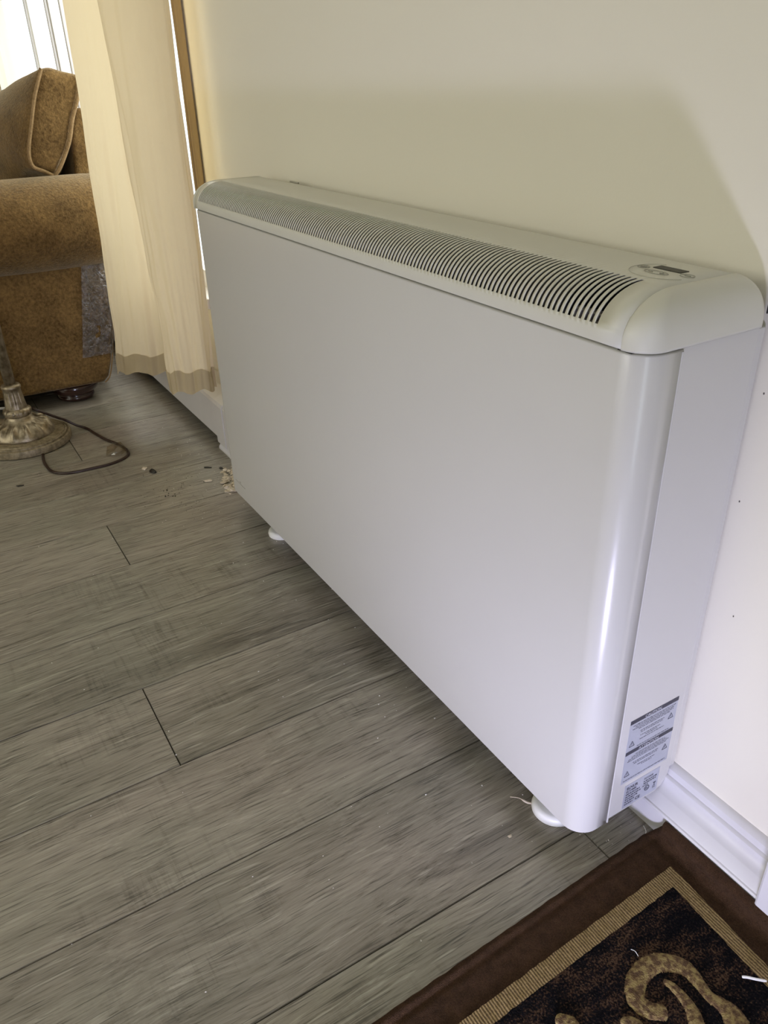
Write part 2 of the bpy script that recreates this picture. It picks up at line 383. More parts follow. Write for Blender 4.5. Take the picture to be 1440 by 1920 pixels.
# ---------------------------------------------------------------- storage heater
HW, HD, HB, HT = 1.131, .1524, .0510, .6509       # width, depth, body bottom and top
RC = .0278                                        # corner radius
heat = empty('storage_heater', (-HW/2, -.07, 0), 'large white slim electric heater with slotted top vent, on wall above grey floor', 'heater')
def corner_path(inset=0.0, ys=-.1035, seg=10):
    P = [(0-inset, ys)]
    r = RC - inset
    for i in range(seg+1):
        a = -i*PI/2/seg
        P.append((-RC + r*math.cos(a), -HD+RC + r*math.sin(a)))
    for i in range(seg+1):
        a = -PI/2 - i*PI/2/seg
        P.append((-HW+RC + r*math.cos(a), -HD+RC + r*math.sin(a)))
    P.append((-HW+inset, ys)); return P
out, inn = corner_path(0), corner_path(.0012)
# panel heights: bottom lip, face, rolled top edge
vs = []; fs = []
levels = [(inn, HB+.001), (out, HB-.0028), (out, HT-.0060), (corner_path(.0006), HT-.0046), (corner_path(.0020), HT-.0038), (corner_path(.008), HT-.0038)]
m = len(out)
for path, z in levels: vs += [(x, y, z) for x, y in path]
for j in range(len(levels)-1):
    for i in range(m-1): fs.append((j*m+i, j*m+i+1, (j+1)*m+i+1, (j+1)*m+i))
front = obj('front_panel', vs, fs, M_white, heat, smooth=True, angle=40, solid=.0010)
# side panels, with chamfered lower back corner
for sx in (0, 1):
    x = -.0011 if sx == 0 else -HW+.0011; xi = x - .0012 if sx == 0 else x + .0012
    pr = [(-.1065, HB), (-.022, HB), (-.010, HB+.004), (-.003, HB+.013), (0, HB+.024), (0, HT-.003), (-.1065, HT-.003)]
    MB().prism_x(pr, min(x, xi), max(x, xi)).obj('side_panel', M_white, heat, bevel=.0006)
    # rolled edge where the front panel meets the side
    MB().tube([(x+.0006*(1-2*sx), -.1046, z) for z in (HB-.0025, .3, HT-.006)], .0016, 10).obj('edge_lip', M_white, heat, smooth=True)
MB().box(-HW+.004, -.0020, .0006, .0100, HB+.030, HT-.004).obj('back_panel', M_white, heat, bevel=.001)
core = [(x, y) for x, y in corner_path(.0045)]
mb = MB(); mb.prism_z([(-.004, -.002)] + core + [(-HW+.004, -.002)], HB+.003, HT-.0135); mb.obj('heating_core', M_dark, heat)  # dark block closes the hollow body, interior shade is in its colour
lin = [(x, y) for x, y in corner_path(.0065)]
MB().prism_z([(-.006, -.004)] + lin + [(-HW+.006, -.004)], HT-.0136, HT+.003).obj('gap_shade', M_dark, heat)  # added dark band, puts shade into the gap under the cover
# finned element seen through the last slots
mb = MB()
for i in range(5): mb.box(-.100+i*.0068, -.0988+i*.0068, -.139, -.128, HT+.003, HT+.018)
for z in (.010, .018): mb.box(-.101, -.066, -.138, -.135, HT+z-.002, HT+z)
mb.obj('wiring_fins', M_galv, heat)

# top cover: profile (y,z), slots cut as real openings
FD, FH, ZT = .0535, .0450, HT + .0450
YF = -.1560
def cover_profile():
    P = [(YF+.0020, HT-.0008), (YF+.0004, HT-.0002), (YF, HT+.0018), (YF, HT+.006)]
    n_ = 14
    for i in range(1, n_+1):
        a = i/n_*PI/2
        P.append((YF + FD*(1-math.cos(a)), HT+.006 + (FH-.006)*math.sin(a)))
    P += [(-.075, ZT+.0001), (-.040, ZT), (-.022, ZT-.0005)]
    for i in range(1, 7):
        a = i/6*PI/2
        P.append((-.022 + .022*math.sin(a), ZT-.0005 - .030*(1-math.cos(a))))
    P.append((0, HT)); return P
prof = cover_profile(); npf = len(prof)
idx = [i for i, (y, z) in enumerate(prof) if i >= 5 and i <= 17 ]    # slot span along the profile
s0, s1 = idx[0], idx[-1]
xs = [-.0225, -.0535]; strips = [False]
x = -.0535
for i in range(148):
    xs += [x-.0034, x-.0070]; strips += [True, False]; x -= .0070
xs.append(-HW+.0225); strips.append(False)
vs = [(x, y, z) for x in xs for y, z in prof]; fs = []
for j, sl in enumerate(strips):
    for i in range(npf-1):
        if sl and s0 <= i < s1: continue
        fs.append((j*npf+i, j*npf+i+1, (j+1)*npf+i+1, (j+1)*npf+i))
lp = [(-.078 + (y+.078)*.90, HT+.004 + (z-HT-.004)*.84) for y, z in prof[3:]]
MB().prism_x([(lp[0][0], HT+.002)] + lp + [(lp[-1][0], HT+.002)], -HW+.03, -.112).obj('slot_shade', M_dark, heat)  # added dark sheet behind the slots, its colour makes them black
cover = obj('vent_cover', vs, fs, M_cap, heat, smooth=True, angle=50, solid=.0007)
# end caps: front curve and end curve meet in a mitre that softens into the round corner
def end_cap(side):
    nx, ny = 22, 40; vs = []; fs = []
    EX = .0255; rr = .0300
    rows = 26
    yb = 0.0
    def ring(t):                               # t 0 bottom ... 1 flat top
        if t < .12: z = HT - .0008 + t/.12*.0068; a = 0
        else: a = (t-.12)/.88*PI/2; z = HT+.006 + (FH-.006)*math.sin(a)
        ins = 1-math.cos(a)
        yf = YF + FD*ins; xe = .0035 - EX*ins*.98
        yback = lerp(0.0, -.022, ins)
        r = max(rr*(1-t)**.9, .0006); r = min(r, .98*(xe + .0225) if xe+.0225 > .001 else .0005, .03); r = max(r, .0003)
        P = []
        n1, nc, n2 = 4, 12, 24
        for i in range(n1): P.append((lerp(-.0225, xe-r, i/n1), yf))
        for i in range(nc+1):
            b = -PI/2 + i/nc*PI/2; P.append((xe-r + r*math.cos(b), yf+r + r*math.sin(b)))
        r2 = min(.008, max(.0002, .9*(xe+.0225)))
        for i in range(1, n2+1): P.append((xe, lerp(yf+r, yback-r2, i/n2)))
        for i in range(1, 7):
            b = i/6*PI/2; P.append((xe-r2 + r2*math.cos(b), yback-r2 + r2*math.sin(b)))
        P.append((-.0225, yback))
        return [(x, y, z) for x, y in P]
    R_ = [ring(i/rows) for i in range(rows+1)]; m = len(R_[0])
    for q in R_: vs += q
    for j in range(rows):
        for i in range(m-1): fs.append((j*m+i, j*m+i+1, (j+1)*m+i+1, (j+1)*m+i))
    # cover the (nearly closed) top
    fs.append(tuple(rows*m+i for i in range(m)))
    if side: vs = [(-HW - x, y, z) for x, y, z in vs]
    return obj('end_cap', vs, fs, M_cap, heat, smooth=True, angle=60, solid=.0012)
end_cap(0); end_cap(1)
# gap under the cover is left open, backed by the dark band; seam between the cover and the near cap
MB().tube([(-.0225, y+.0004, z-.0006) for y, z in prof[3:20]], .0006, 6).obj('cap_seam', M_print, heat)
MB().box(-.031, -.015, -.1512, -.1440, HT-.0034, HT-.0004).obj('gap_clip', M_black, heat)
# control panel on the cover
cp = MB().lathe([(.0335, 0), (.0338, .0003), (.0332, .0003)], 0, 0, 48)
el = [(-.063 + .0345*math.cos(a*PI/32), -.0665 + .0285*math.sin(a*PI/32), ZT+.0010) for a in range(22, 60)]
cpan = MB().tube(el, .0003, 5).obj('control_panel', M_faint, heat)
MB().box(-.0830, -.0505, -.0600, -.0485, ZT+.0002, ZT+.0012).obj('display', M_display, cpan, bevel=.0003)
def ell(cx_, cy_, a_, b_, r_=.00035):
    return [(cx_ + a_*math.cos(t*PI/16), cy_ + b_*math.sin(t*PI/16), ZT+.0009) for t in range(32)]
for cx_, cy_, a_, b_ in [(-.0905, -.0640, .0062, .0050), (-.0665, -.0740, .0135, .0052), (-.0395, -.0640, .0072, .0052)]:
    mb = MB().tube(ell(cx_, cy_, a_, b_), .00035, 5, closed=True)
    if a_ < .007:
        for a in range(6): mb.tube([(cx_, cy_, ZT+.0009), (cx_+.0036*math.cos(a*PI/3), cy_+.003*math.sin(a*PI/3), ZT+.0009)], .0004, 4)
    elif a_ > .01:
        mb.tube([(cx_-.009, cy_, ZT+.0009), (cx_-.004, cy_, ZT+.0009)], .0005, 4); mb.tube([(cx_+.004, cy_, ZT+.0009), (cx_+.009, cy_, ZT+.0009)], .0005, 4)
        mb.tube([(cx_+.0065, cy_-.0025, ZT+.0009), (cx_+.0065, cy_+.0025, ZT+.0009)], .0005, 4)
    else:
        mb.tube([(cx_-.003, cy_, ZT+.0009), (cx_+.003, cy_+.001, ZT+.0009)], .0005, 4)
    mb.obj('button', M_print, cpan)
MB().box(.0005, .0022, .0015, .0075, HT+.010, HT+.0205).obj('rubber_stop', M_black, heat, bevel=.0006)
MB().tube([(-.99, -.0085, ZT-.0010), (-.955, -.0085, ZT-.0010)], .0016, 6).obj('wall_clip', M_print, heat)
# scuff with the little logo mark at the far lower corner of the front
mb = MB(); yq = -HD-.0006
mb.tube([(-1.091, yq, .0815), (-1.071, yq, .0812), (-1.052, yq, .0805), (-1.036, yq, .0810)], .0005, 4)
mb.tube([(-1.068, yq, .0850), (-1.064, yq, .0866), (-1.060, yq, .0852)], .0008, 4)
mb.obj('scuff_mark', M_print, heat)

# feet: white discs on the floor with a short stem into the body
for cx_, cy_ in [(-.0790, -.1140), (-.9440, -.1130)]:
    mb = MB().lathe([(.0285, 0), (.0305, .0010), (.0310, .0050), (.0300, .0095), (.0275, .0125), (.0240, .0138), (.0120, .0142), (.0060, .0144), (.0060, HB+.006)], cx_, cy_, 40)
    mb.obj('foot', M_foot, heat, smooth=True, angle=50)
    mb = MB().lathe([(.0285, 0), (.0310, .0050), (.0275, .0125), (.0120, .0142), (.0060, .0144), (.0060, HB+.006)], cx_, -.035, 32)
    mb.obj('foot', M_foot, heat, smooth=True, angle=50)

# ---- labels on the right side panel: u = along y, v = z
XL = -.0011
def text_mesh(txt, size, y, z, x, bold=0.0, shear=0):
    cu = bpy.data.curves.new('t', 'FONT'); cu.body = txt; cu.size = size; cu.offset = bold; cu.resolution_u = 2; cu.shear = shear
    o = bpy.data.objects.new('t', cu); C.objects.link(o)
    dg = bpy.context.evaluated_depsgraph_get(); me = bpy.data.meshes.new_from_object(o.evaluated_get(dg))
    vs = [(x, y + v.co.x, z + v.co.y) for v in me.vertices]; fs = [tuple(p.vertices) for p in me.polygons]
    bpy.data.objects.remove(o); bpy.data.curves.remove(cu); bpy.data.meshes.remove(me)
    return vs, fs
def plate(y0, y1, z0, z1, x): return [(x, y0, z0), (x, y1, z0), (x, y1, z1), (x, y0, z1)], [(0, 1, 2, 3)]
def words(mb, y0, y1, z, x, h=.0010):
    y = y0
    while y < y1:
        w = random.uniform(.0015, .0055); w = min(w, y1-y)
        if w > .0008:
            yy = y
            while yy < y+w:                       # letter-like uneven strokes
                c = min(random.uniform(.0005, .0009), y+w-yy)
                mb.add(*plate(yy, yy+c*.8, z + random.uniform(-.0001, .0002), z + h*random.uniform(.75, 1.15), x)); yy += c
        y += w + .0009
def triangle(mb, cy_, z0, s, x):
    P = [(cy_-s/2, z0), (cy_+s/2, z0), (cy_, z0+s*.95)]
    for a, b in ((0, 1), (1, 2), (2, 0)):
        mb.tube([(x, *P[a]), (x, *P[b])], .00035, 4)
    mb.add(*plate(cy_-.0004, cy_+.0004, z0+s*.28, z0+s*.62, x)); mb.add(*plate(cy_-.0004, cy_+.0004, z0+s*.12, z0+s*.2, x))
Z0 = .0509
lab = MB().box(XL, XL+.0002, -.0895, -.0095, .0510+Z0, .1545+Z0).obj('caution_label', M_label, heat)
lab['label'] = 'silver safety label with two dark heading bars'
ink = MB(); xt = XL+.00035
ink.add(*plate(-.0895, -.0095, .1485+Z0, .1545+Z0, xt)); ink.add(*plate(-.0895, -.0095, .0990+Z0, .1050+Z0, xt))
rows = [(.1455, -.084, -.013), (.1428, -.080, -.015), (.1401, -.084, -.016), (.1374, -.074, -.022), (.1320, -.070, -.030), (.1293, -.069, -.032), (.1240, -.069, -.034), (.1213, -.060, -.040), (.1180, -.069, -.028), (.1085, -.072, -.018),
        (.0958, -.072, -.022), (.0931, -.078, -.018), (.0904, -.083, -.014), (.0877, -.084, -.018), (.0820, -.074, -.030), (.0793, -.072, -.032), (.0740, -.065, -.035), (.0713, -.058, -.040), (.0560, -.086, -.014)]
for z, a, b in rows: words(ink, a, b, z+Z0-.0016, xt, .0013)
triangle(ink, -.0815, .1120+Z0, .0085, xt); triangle(ink, -.0185, .1245+Z0, .0085, xt)
triangle(ink, -.0815, .0625+Z0, .0085, xt); triangle(ink, -.0185, .0735+Z0, .0085, xt)
ink.obj('printed_text', M_ink, lab)
xt2 = XL+.0006
MB().add(*text_mesh('CAUTION', .0060, -.0660, .1494+Z0, xt2, .00008)).obj('heading_text', M_pale, lab)
MB().add(*text_mesh('ATTENTION', .0060, -.0680, .0999+Z0, xt2, .00008)).obj('heading_text', M_pale, lab)
lab2 = MB().box(XL, XL+.0002, -.0800, -.0190, .0030+Z0, .0435+Z0).obj('rating_label', M_label, heat)
lab2['label'] = 'small silver rating label at the bottom of the side'
ink = MB()
for s_, sz, y, z, bo in [('ELNUR', .0062, -.0765, .0345, .0002), ('ECOMBI', .0048, -.0765, .0292, .0001), ('ECO40B', .0044, -.0460, .0350, .00005),
                      ('CE', .0072, -.0580, .0068, .0002)]:
    ink.add(*text_mesh(s_, sz, y, z+Z0, xt, bo))
for z, a, b in [(.0248, -.0765, -.052), (.0205, -.0765, -.050), (.0162, -.0765, -.055), (.0120, -.0765, -.060), (.0075, -.0765, -.062), (.0305, -.046, -.022), (.0265, -.046, -.024), (.0225, -.047, -.036)]: words(ink, a, b, z+Z0, xt, .0024)
ink.tube([(xt, -.0385+.0040*math.cos(a*PI/10), .0170+Z0+.0040*math.sin(a*PI/10)) for a in range(20)], .0005, 4, closed=True)
ink.add(*text_mesh('us', .0046, -.0410, .0155+Z0, xt, .0002))
ink.tube([(xt, -.0270, .0200+Z0), (xt, -.0230, .0120+Z0)], .0003, 4); ink.tube([(xt, -.0230, .0200+Z0), (xt, -.0270, .0120+Z0)], .0003, 4); ink.tube([(xt, -.0275, .0195+Z0), (xt, -.0225, .0195+Z0)], .0004, 4)
ink.add(*plate(-.0275, -.0225, .0100+Z0, .0110+Z0, xt))
ink.obj('printed_text', M_ink, lab2)

# ---------------------------------------------------------------- low baseboard heater under the window
BX = -1.452
bbh = empty('baseboard_heater', (-2.4, -.02, 0), 'long low white baseboard heater under the curtain, dark gap beneath', 'baseboard heater')
pr = [(-.066, .034), (-.066, .130), (-.062, .137), (-.022, .153), (YW-.001, .155), (YW-.001, .147), (-.018, .145), (-.055, .131), (-.061, .127), (-.061, .034)]
MB().prism_x(pr, -3.6, BX).obj('cover', M_bb, bbh, bevel=.001)
pr2 = [(-.0675, .020), (-.0675, .131), (-.063, .139), (-.022, .155), (YW-.001, .157), (YW-.001, .004), (-.046, .004), (-.046, .012), (-.056, .020)]
MB().prism_x(pr2, BX, -1.392).obj('end_cap', M_bb, bbh, bevel=.0012)
MB().prism_x([(y+.0015 if y < -.05 else y, z) for y, z in pr2], -1.391, -1.335).obj('junction_box', M_bb, bbh, bevel=.0012)
MB().box(-3.6, BX-.002, -.004, YW-.001, .0, .144).obj('inner_tray', M_dark, bbh)  # dark colour stands in for shade in the recess behind the cover
# loose shoe moulding offcut where the baseboard starts
pr = [(-.066, 0), (-.066, .006), (-.061, .013), (-.052, .018), (-.040, .0195), (-.031, .0195), (-.031, 0)]
tag(MB().prism_x(pr, -1.452, -1.18).obj('shoe_moulding', M_trim, smooth=True, angle=30), 'short white shoe moulding offcut on floor behind heater corner', 'moulding')

# ---------------------------------------------------------------- curtain
def curtain(name, plan_top, plan_bot, z0, z1, mat, hem, label, wob=.004, nz=80, hemmat=None, drop=0):
    A = spline([(x, y, 0) for x, y in plan_top], 22); B = spline([(x, y, 0) for x, y in plan_bot], 22)
    m = len(A); vs = []; fs = []
    zs = [z0 + (z1-z0)*(j/nz)**1.25 for j in range(nz+1)]
    def pnt(i, z, off=0):
        t = min(1, max(0, (z-z0)/1.0)); p = B[i].lerp(A[i], t**.8)
        q = noise.noise(Vector((i*.06, z*4.2, 3.1)))*wob*(1.8-t) + noise.noise(Vector((i*.19, z*3.0, 7)))*wob*.7*(1.3-t) + noise.noise(Vector((i*.13+z*5, z*13, 7)))*wob*.5*max(0, 1-t*1.3)
        a = B[min(i+1, m-1)] - B[max(i-1, 0)]; nrm = Vector((a.y, -a.x, 0)).normalized()
        return p + nrm*(q+off) + Vector((0, 0, z))
    r = empty(name, (B[m//2].x, B[m//2].y, 0), *label)
    zb = lambda i: .006*math.sin(i*.21) + .004*math.sin(i*.07+1)
    for z in zs:
        for i in range(m):
            p = pnt(i, z); p.z += (zb(i) + (drop*(1-2.2*min(1, i/m*1.6)) if drop else 0))*max(0, 1-(z-z0)/.9); vs.append(p)
    for j in range(nz):
        for i in range(m-1): fs.append((j*m+i, j*m+i+1, (j+1)*m+i+1, (j+1)*m+i))
    o = obj('drape', vs, fs, mat, r, smooth=True, angle=180)
    if hem:
        vs = []; fs = []
        for z in [z0 + hem*k/8 for k in range(9)]:
            for i in range(m):
                p = pnt(i, z, .0016); p.z += (zb(i) + (drop*(1-2.2*min(1, i/m*1.6)) if drop else 0))*max(0, 1-(z-z0)/.9); vs.append(p)
        for j in range(8):
            for i in range(m-1): fs.append((j*m+i, j*m+i+1, (j+1)*m+i+1, (j+1)*m+i))
        obj('hem', vs, fs, hemmat, r, smooth=True, angle=180)
    return r
curtain('curtain', [(-1.835, -.165), (-1.79, -.140), (-1.72, -.115), (-1.66, -.085), (-1.61, -.10), (-1.585, -.14), (-1.545, -.162), (-1.50, -.145), (-1.452, -.105), (-1.416, -.062), (-1.418, -.048)],
        [(-1.880, -.200), (-1.85, -.185), (-1.79, -.145), (-1.73, -.095), (-1.62, -.085), (-1.53, -.115), (-1.490, -.155), (-1.455, -.150), (-1.425, -.115), (-1.412, -.080), (-1.430, -.062)],
        .140, 2.36, M_curt, .055, ('cream voile curtain in deep folds beside the white heater', 'curtain'), hemmat=M_hem, drop=-.030, wob=.006)
curtain('lace_curtain', [(-1.552, .005), (-1.545, -.004), (-1.538, .004), (-1.528, -.003), (-1.518, .004), (-1.509, .006)],
        [(-1.560, .005), (-1.552, -.004), (-1.545, .004), (-1.534, -.003), (-1.524, .004), (-1.514, .006)],
        .175, 2.36, M_lace, 0, ('narrow tan lace curtain edge hanging against the wall', 'curtain'), wob=.0015)
curtain('sheer_curtain', [(-3.97, -.02), (-3.90, -.06), (-3.82, -.01), (-3.74, -.05), (-3.66, -.01), (-3.56, -.03)],
        [(-3.97, -.02), (-3.90, -.06), (-3.82, -.01), (-3.74, -.05), (-3.66, -.01), (-3.56, -.03)],
        .37, 2.36, M_sheer, 0, ('white sheer curtain glowing at far end of the bright window', 'curtain'))
curtain('far_curtain', [(-4.75, -.05), (-4.62, -.10), (-4.50, -.04), (-4.38, -.09), (-4.26, -.04), (-4.12, -.08), (-4.00, -.05)],
        [(-4.75, -.05), (-4.62, -.10), (-4.50, -.04), (-4.38, -.09), (-4.26, -.04), (-4.12, -.08), (-4.00, -.05)],
        .17, 2.36, M_curt, 0, ('pale yellow curtain beyond the brown sofa cushion, at left picture edge', 'curtain'))

# ---------------------------------------------------------------- sofa
sofa = empty('sofa', (-2.3, -.6, 0), 'brown chenille sofa with rolled arm and bun feet, back to the window', 'sofa')
# arm panel: outline (y,z) of the rear edge, then straight to the front
edge = [(-.222, .058), (-.205, .075), (-.190, .12), (-.176, .18), (-.166, .25), (-.160, .32), (-.158, .38), (-.165, .44)]
pr = edge + [(-1.05, .44), (-1.06, .25), (-1.04, .066)]
n_ = len(pr)
vs = [(-1.998, y, z) for y, z in pr] + [(-2.20, y, z) for y, z in pr]
fs = [tuple(range(n_)), tuple(range(n_, 2*n_))[::-1]] + [(i, (i+1) % n_, n_+(i+1) % n_, n_+i) for i in range(n_)]
arm = obj('arm_panel', vs, fs, M_sofa, sofa, bevel=.012, seg=4, smooth=True, angle=40)
# rolled arm
def roll(t):                                     # cross-section (x,z)
    a = 2*PI*t
    return (-2.055 + .150*math.cos(a), .520 + .122*math.sin(a))
vs = []; fs = []; ny, nr = 30, 48
for j in range(ny+1):
    y = lerp(-.085, -1.09, j/ny); e = min(1, min(j, ny-j)/2.2); sc = math.sqrt(max(0, 1-(1-e)**2))*.16 + .84 if e < 1 else 1
    for k in range(nr):
        x, z = roll(k/nr); x = -2.055 + (x+2.055)*sc; z = .52 + (z-.52)*sc
        z += .004*noise.noise(Vector((x*6, y*5, z*6))); x += .005*noise.noise(Vector((y*7, z*6, 2)))
        vs.append((x, y, z))
for j in range(ny):
    for k in range(nr): fs.append((j*nr+k, j*nr+(k+1) % nr, (j+1)*nr+(k+1) % nr, (j+1)*nr+k))
fs += [tuple(range(nr)), tuple(ny*nr+k for k in range(nr))[::-1]]
obj('arm_roll', vs, fs, M_sofa, sofa, smooth=True, angle=60)
# sofa back body
pr = [(-.20, .07), (-.135, .12), (-.128, .45), (-.112, .60), (-.078, .70), (-.070, .76), (-.082, .800), (-.105, .805), (-.130, .76), (-.150, .60), (-.18, .42), (-.30, .40), (-.30, .07)]
mb = MB(); mb.prism_x(pr, -3.5, -2.205); mb.obj('back', M_sofa, sofa, bevel=.02, seg=4, smooth=True, angle=40)
MB().box(-3.5, -2.205, -1.0, -.28, .07, .30).obj('seat_base', M_sofa, sofa, bevel=.02, seg=3, smooth=True)
MB().box(-3.0, -2.21, -1.04, -.27, .31, .45).obj('seat_cushion', M_sofa, sofa, bevel=.045, seg=5, smooth=True)
# box back cushion with piping, end gusset turned to the room
GL = [(-.198, .902), (-.229, .838), (-.252, .775), (-.275, .705), (-.273, .668), (-.245, .652), (-.225, .640)]
GR = [(-.203, .665), (-.168, .724), (-.149, .776), (-.124, .828), (-.108, .872), (-.112, .886), (-.150, .895)]
loop = spline([(0, y, z) for y, z in GL + GR], 5, closed=True)
cyc = Vector((0, -.19, .77)); rings = []
for xx, sc, bulge in [(-2.094, .35, 0), (-2.096, .75, 0), (-2.100, 1.0, 0), (-2.13, 1.03, .10), (-2.20, 1.01, .30), (-2.32, 1.0, .50), (-2.48, .98, .60), (-2.62, .95, .5), (-2.72, .92, .3), (-2.76, .9, .1), (-2.77, .5, 0)]:
    R1 = []
    for p in loop:
        d = p - cyc; q = cyc + d*sc
        h = max(0, 1-abs((p.z-.77)/.15)**2)
        if d.z < 0: q.z += d.z*1.0*max(0, min(1, (-2.195-xx)/.07))
        if d.z > 0: q.z -= d.z*.30*min(1, (-2.10-xx)/.3 if xx < -2.10 else 0)
        if d.y < 0: q.y -= .16*bulge*(.25+.75*h)
        else: q.y += .030*bulge*h + .012*min(1, bulge*8)
        q.z += .012*noise.noise(Vector((xx*5, p.y*9, p.z*9)))*(bulge > 0)
        q.x = xx; R1.append(q)
    rings.append(R1)
m = len(loop); vs = [v for r in rings for v in r]; fs = []
for j in range(len(rings)-1):
    for k in range(m): fs.append((j*m+k, j*m+(k+1) % m, (j+1)*m+(k+1) % m, (j+1)*m+k))
fs += [tuple(range(m)), tuple((len(rings)-1)*m+k for k in range(m))[::-1]]
cush = obj('back_cushion', vs, fs, M_sofa, None, smooth=True, angle=180, sub=1)
tag(cush, 'brown boxed back cushion with piped edges standing behind the sofa arm', 'cushion')
pp = spline([(-2.094, y, z) for y, z in GL], 8); MB().tube([(p.x+.001, p.y-.003, p.z) for p in pp], .0052, 8).obj('piping', M_pipe, cush, smooth=True)
pp = spline([(-2.094, y, z) for y, z in [GL[-1]] + GR[:6]], 8); MB().tube([(p.x+.001, p.y+.002, p.z) for p in pp], .0052, 8).obj('piping', M_pipe, cush, smooth=True)
# bun foot
bun = [(.036, 0), (.050, .003), (.056, .010), (.054, .017), (.048, .020), (.058, .024), (.069, .033), (.073, .044), (.070, .055), (.058, .063), (.04, .068)]
for cx_, cy_ in [(-2.085, -.300), (-2.09, -.96)]:
    MB().lathe(bun, cx_, cy_, 36).obj('bun_foot', M_bun, sofa, smooth=True, angle=180)
# clear plastic scratch guard wrapped round the rear corner
vs = []; fs = []; cols = 12; rws = 34
for j in range(rws+1):
    z = lerp(.145, .408, j/rws)
    yr = None
    for (ya, za), (yb, zb_) in zip(edge[:-1], edge[1:]):
        if za <= z <= zb_: yr = lerp(ya, yb, (z-za)/(zb_-za))
    for i in range(cols+1):
        t = i/cols; y = lerp(-.272 + .05*(j/rws), yr+.002, t)
        x = -1.9955 + .0035*noise.noise(Vector((y*22, z*16, 4))) + .003*noise.noise(Vector((y*60, z*42, 9)))
        vs.append((x, y, z))
    for q in (.012, .05, .10): vs.append((-1.998-q, yr+.004 + (.003 if q > .02 else 0), z))
mm = cols+4
for j in range(rws):
    for i in range(mm-1): fs.append((j*mm+i, j*mm+i+1, (j+1)*mm+i+1, (j+1)*mm+i))
obj('plastic_guard', vs, fs, M_plastic, sofa, smooth=True, angle=180)['label'] = 'clear crinkled plastic patch round the rear corner'
wl = spline([(-2.0, y+.001, z) for y, z in edge[:-1]], 6); MB().tube(wl, .0022, 6).obj('welt', M_pipe, sofa, smooth=True)

# ---------------------------------------------------------------- floor lamp
LX, LY = -1.800, -.500
lamp = empty('floor_lamp', (LX, LY, 0), 'antique brass floor lamp with leaf-embossed dome on round base', 'lamp')
MB().lathe([(.118, 0), (.122, .003), (.123, .016), (.121, .021), (.1165, .0225), (.1155, .0205), (.1135, .0205), (.1125, .0250), (.109, .0262), (.108, .0245), (.106, .0245), (.104, .0275), (.085, .0290), (.03, .030)], LX, LY, 96).obj('base', M_disc, lamp, smooth=True, angle=45)
def leaf(r, z, a):
    t = (r-.030)/.050
    if 0 < t < 1.05:
        k = 13; c = math.cos(k*a); e = math.exp(-((t-.72)/.24)**2)
        w_ = abs(math.sin(k*a/2)); d = .0050*e*(1-2*abs(w_**.6-.55)) + .0022*e*math.sin(2*k*a)
        return r + .0035*e*c, z + d
    return r, z
dome = [(.082, .0285), (.0825, .033), (.080, .040), (.0765, .046), (.072, .0515), (.067, .056), (.061, .060), (.054, .0635), (.047, .067), (.041, .071), (.036, .0765), (.033, .083)]
dp = [];
for (r0, z0), (r1, z1) in zip(dome[:-1], dome[1:]):
    for k in range(3): dp.append((lerp(r0, r1, k/3), lerp(z0, z1, k/3)))
dp.append(dome[-1])
MB().lathe(dp, LX, LY, 208, leaf).obj('embossed_dome', M_brass, lamp, smooth=True, angle=180)
def bead(r, z, a): return r + (.0022*abs(math.sin(9*a)) if .086 < z < .100 else 0), z
MB().lathe([(.033, .082), (.0335, .087), (.0350, .093), (.0335, .099), (.030, .102), (.0275, .104)], LX, LY, 108, bead).obj('beaded_ring', M_brass, lamp, smooth=True, angle=180)
def flute(r, z, a): return r - (.0016 if abs(math.sin(6*a)) < .12 and .107 < z < .158 else 0), z
MB().lathe([(.0275, .104), (.0270, .110), (.0255, .125), (.0235, .145), (.0225, .156), (.0245, .159), (.0250, .164), (.0225, .168), (.014, .170)], LX, LY, 96, flute).obj('collar', M_brass, lamp, smooth=True, angle=50)
def reed(r, z, a): return r + .0007*math.cos(8*a), z
MB().lathe([(.0135, .168), (.0130, .5), (.0125, 1.0), (.012, 1.45)], LX, LY, 64, reed).obj('pole', M_brass, lamp, smooth=True, angle=180)
MB().lathe([(.20, 1.38), (.13, 1.62), (.128, 1.62), (.198, 1.38)], LX, LY, 48).obj('lamp_shade', M_sheer, lamp, smooth=True, angle=50)

# lamp cord with clear tag
cp_ = [(-1.9650, -.640, .045), (-1.915, -.575, .075), (-1.8720, -.5340, .084), (-1.8420, -.4990, .0885), (-1.8150, -.4640, .0885), (-1.8050, -.4480, .080), (-1.812, -.405, .048), (-1.8200, -.385, .033), (-1.812, -.357, .012),
       (-1.7930, -.3350, .0035), (-1.7437, -.3243, .003), (-1.6783, -.3079, .003), (-1.6337, -.2906, .003), (-1.5700, -.2790, .003), (-1.5340, -.2938, .003), (-1.5149, -.3348, .003),
       (-1.5133, -.3826, .003), (-1.5195, -.4408, .003), (-1.5496, -.4739, .003), (-1.6087, -.4825, .003), (-1.6600, -.4790, .003), (-1.6760, -.4760, .003)]
cord = MB().tube(spline(cp_[4:], 8), .0038, 8).obj('lamp_cord', M_cord, smooth=True, angle=180)
tag(cord, 'thin brown lamp cord looping over the floor from the lamp base', 'cord')
MB().tube(spline(cp_[:5], 8), .0038, 8).obj('grey_sleeve', M_cordl, cord, smooth=True, angle=180)
vs = [(-1.6358, -.2929, .007), (-1.600, -.287, .020), (-1.5640, -.2800, .010), (-1.552, -.300, .004), (-1.575, -.335, .003), (-1.610, -.322, .012)]
tagc = obj('cord_tag', vs, [(0, 1, 5), (1, 2, 3, 5), (3, 4, 5)], M_tag, cord, smooth=True, solid=.0006)

